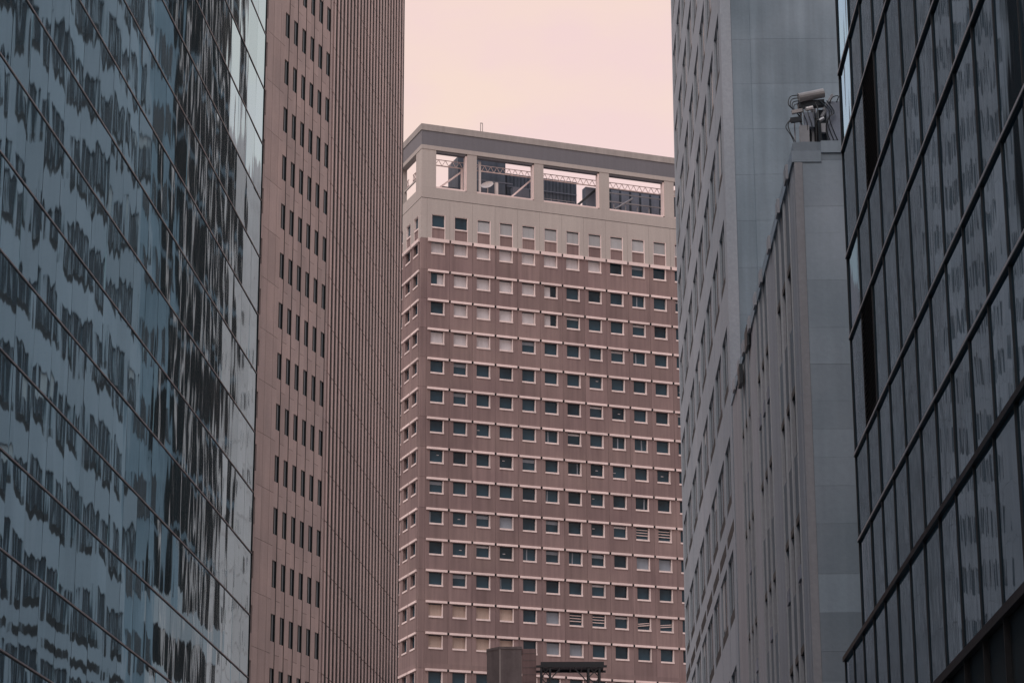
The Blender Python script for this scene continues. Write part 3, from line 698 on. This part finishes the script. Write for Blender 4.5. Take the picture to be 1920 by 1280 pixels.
# ------------------------------------------------------------------ antenna cluster on its roof corner
def antennas():
    P = Vector((7.3, 60.75, 25.12))
    t = thing('antenna_cluster', 'tangle of phone antennas, cables and boxes on the masonry roof corner', 'antenna', P, math.pi/2)
    # local x to the right, y away, z up
    pole = lambda x, y, z0, z1, r=0.03: MB().tube((x, y, z0), (x, y, z1), r).build('pole', M['galv'], t)
    pole(0.22, 0.1, 0, 1.35); pole(0.52, 0.1, 0, 1.5, 0.04); pole(0.62, 0.35, 0, 1.3); pole(0.98, 0.2, 0, 1.35); pole(0.06, 0.2, 0, 0.9, 0.02)
    MB().tube((0.17, 0.0, 1.42), (0.83, 0.05, 1.58), 0.125, n=14).build('drum_antenna', M['galv2'], t)
    MB().bar((0.16, 0.1, 1.25), (0.84, 0.12, 1.32), 0.2, 0.16).build('cross_arm', M['steel'], t)
    MB().bar((-0.02, 0.0, 1.02), (0.28, 0.0, 1.08), 0.09, 0.09).build('small_antenna', M['galv2'], t)
    MB().bar((-0.06, 0.02, 0.80), (0.22, 0.02, 0.84), 0.12, 0.12).build('small_antenna', M['steel'], t)
    MB().box(0.29, 0.55, -0.05, 0.12, 0.6, 1.0).build('radio_box', M['boxgrey'], t)
    MB().box(0.16, 0.40, -0.12, 0.06, 0.14, 0.62).build('radio_box', M['galv'], t)
    MB().box(0.72, 0.84, -0.05, 0.08, 0.45, 0.70).build('radio_box', M['galv'], t)
    MB().box(0.88, 1.34, 0.0, 0.16, 0.05, 1.32).build('panel_antenna', M['boxgrey'], t)
    MB().box(1.0, 1.12, -0.04, -0.001, 0.12, 0.24).build('panel_port', M['steel'], t)
    MB().box(0.44, 0.64, 0.2, 0.45, 0.05, 0.95).build('cabinet', M['steel'], t)
    MB().box(0.66, 0.90, 0.15, 0.4, 0.05, 1.15).build('cabinet', M['mech'], t)
    for i, (x0, z0) in enumerate(((0.78, 1.05), (0.84, 1.2), (0.90, 1.38))):
        MB().bar((x0-0.1, 0.0, z0-0.3), (x0+0.16, 0.05, z0+0.16), 0.05, 0.06).build('clamp', M['galv'], t)
    MB().tube((0.34, -0.06, 1.08), (0.52, -0.02, 1.14), 0.06).build('connector', M['white'], t)
    MB().tube((0.66, -0.04, 0.76), (0.8, -0.04, 0.84), 0.045).build('connector', M['galv'], t)
    def cable(pts):
        q = []
        for i in range(len(pts)-1):
            a, b_ = Vector(pts[i]), Vector(pts[i+1])
            p0 = Vector(pts[i-1]) if i else a; p3 = Vector(pts[i+2]) if i+2 < len(pts) else b_
            for k in range(6):
                u = k/6; q.append(0.5*((2*a)+(b_-p0)*u+(2*p0-5*a+4*b_-p3)*u*u+(3*a-p0-3*b_+p3)*u**3))
        q.append(Vector(pts[-1])); MB().curve(q, 0.013, n=5).build('cable', M['cable'], t)
    for i in range(4):
        cable([(0.30+0.12*i, 0.05, 1.25), (0.26+0.13*i, -0.10, 1.0-0.05*i), (0.36+0.11*i, -0.12, 0.6), (0.30+0.14*i, -0.05, 0.02)])
    for i in range(3):
        cable([(0.95+0.1*i, -0.02, 0.2), (0.84+0.05*i, -0.08, 0.6+0.1*i), (0.95+0.06*i, -0.08, 1.0), (0.70+0.1*i, 0, 1.35)])
    for i in range(4):
        cable([(0.18, 0.02*i, 1.5-0.07*i), (-0.04+0.03*i, 0.0, 1.46-0.08*i), (-0.10+0.05*i, 0.0, 1.25-0.06*i), (0.05+0.04*i, 0.05, 1.10-0.05*i), (0.25, 0.1, 1.0-0.1*i)])
    cable([(-0.05, 0.0, 0.84), (-0.16, 0, 0.7), (-0.18, 0, 0.58), (-0.05, 0, 0.35), (0.08, 0.05, 0.0)])
    cable([(0.0, 0.05, 0.84), (-0.12, 0.05, 0.72), (-0.08, 0.05, 0.5), (0.06, 0.05, 0.2), (0.10, 0.05, 0.0)])
    cable([(0.6, 0.0, 1.3), (0.66, -0.04, 1.0), (0.58, -0.05, 0.6), (0.62, 0, 0.1)])
    cable([(1.15, 0.0, 1.3), (1.2, -0.05, 1.45), (1.05, -0.05, 1.42), (0.95, 0, 1.25)])
    cable([(0.9, 0.0, 0.9), (0.84, -0.05, 0.5), (0.9, -0.05, 0.2), (1.0, 0, 0.1)])
antennas()

# ------------------------------------------------------------------ low roof in the gap: stack and steel stand
lowb = thing('low_building', 'low flat-roofed building at the foot of the brick tower', 'building', Vector((-9, 216, 0)), math.pi/2)
MB().box(0, 26, 0, 26, 0, 34.0).build('wall', M['brick'], lowb)
MB().box(-0.15, 26.15, -0.15, 26.15, 34.002, 34.5).build('parapet', M['concrete'], lowb)
st_ = thing('roof_stack', 'stained concrete stack rising at the bottom edge beside black steel stand', 'chimney', Vector((0, 225, 34.5)), math.pi/2)
MB().prism([(-2.36, 1.3), (-1.18, 0.0), (0.80, 0.0), (0.80, 3.4), (-2.36, 3.4)], 0, 5.9).build('shaft', M['concrete'], st_)
MB().prism([(-2.40, 1.28), (-1.20, -0.05), (0.84, -0.05), (0.84, 3.45), (-2.40, 3.45)], 5.902, 6.12).build('coping', M['concrete'], st_)
MB().box(-1.24, -1.08, -0.08, 0.0, 0, 5.88).build('corner_rib', M['cap'], st_)
MB().box(0.845, 2.10, 0.2, 3.2, 0, 5.95).build('brick_flue', M['brick'], st_)
for k in range(9): MB().box(0.85, 2.12, 0.17, 0.2, 0.4+k*0.64, 0.44+k*0.64).build('course', M['concrete'], st_)
sd_ = thing('steel_stand', 'black steel stand with braced legs beside the concrete stack', 'steel frame', Vector((2.2, 225, 34.5)), math.pi/2)
MB().box(0.3, 6.0, -0.1, 3.0, 4.40, 4.72).build('deck', M['steel'], sd_)
MB().box(-0.1, 6.25, -0.16, 0.1, 4.22, 4.40).build('beam', M['steel'], sd_)
MB().box(-0.1, 6.25, 2.7, 2.95, 4.22, 4.40).build('beam', M['steel'], sd_)
for x in (0.35, 1.15, 4.6, 5.6):
    for y in (0.0, 2.8): MB().box(x-0.09, x+0.09, y-0.09, y+0.09, 0, 4.22).build('leg', M['steel'], sd_)
for (xa, xb) in ((0.35, 1.15), (4.6, 5.6)):
    for k in range(4):
        MB().bar((xa, 0, 0.3+k), (xb, 0, 1.3+k), 0.06, 0.08).build('brace', M['steel'], sd_)
        MB().bar((xb, 0, 0.3+k), (xa, 0, 1.3+k), 0.06, 0.08).build('brace', M['steel'], sd_)
MB().bar((1.2, 0.0, 3.2), (2.1, 0.0, 4.2), 0.08, 0.1).build('brace', M['steel'], sd_)
MB().bar((4.5, 0.0, 2.9), (3.3, 0.0, 4.2), 0.08, 0.1).build('brace', M['steel'], sd_)
for x in (2.0, 3.0, 4.0): MB().box(x-0.05, x+0.05, -0.12, 2.9, 4.24, 4.39).build('joist', M['steel'], sd_)

# ------------------------------------------------------------------ neighbours that the left glass mirrors
def striped():
    P = Vector((10.75, 145.4, 0))
    t = thing('striped_building', 'dark glass building with pale fins mirrored in the left glass wall', 'building', P, math.pi)
    L, top = 20.6, 88.0
    MB().box(0, L, 0.06, 16, 0, top).build('core', M['slot'], t)
    for k in range(8): MB().box(k*2.9, k*2.9+0.26, -0.02, 0.06, 0, top).build('fin', M['ledge'], t)
    for k in range(21):
        if k < 7: MB().box(0.0, L, -0.015, 0.059, 4*k+2.2, 4*k+4.0).build('spandrel', M['lightjamb'], t)
        else: MB().box(0.0, L, 0.03, 0.059, 4*k+3.3, 4*k+3.7).build('spandrel', M['bluepanel'], t)
striped()
def pale():
    P = Vector((13.5, 178.0, 0))
    t = thing('pale_building', 'pale panelled block mirrored at the far end of the left glass wall', 'building', P, math.pi + 0.075)
    L, top = 32.3, 60.9
    MB().box(0, L-0.05, 0.2, 16, 0, top-0.1).build('core', M['backing'], t)
    me = MB().box(0.03, 1.97, 0, 0.19, 0.03, 1.97).mesh('panel'); me.materials.append(M['frame'])
    mw = MB().box(0.5, 1.5, -0.02, -0.001, 0.5, 1.5).mesh('window'); mw.materials.append(M['slot'])
    for a in range(16):
        for b_ in range(30):
            p = None
            if a > 9:
                p = put('panel', me, None, t, (a*2.02, 0, 0.4+b_*2.02))
                if (a*3+b_) % 4 == 0 and b_ < 25: put('window', mw, None, p)
    MB().box(0, 20.1, 0.0, 0.19, 0.1, top-0.1).build('wall', M['frame'], t)
    MB().box(L-0.05, L+0.15, 0.0, 16, 0, top-0.1).build('end_wall', M['frame'], t)
pale()
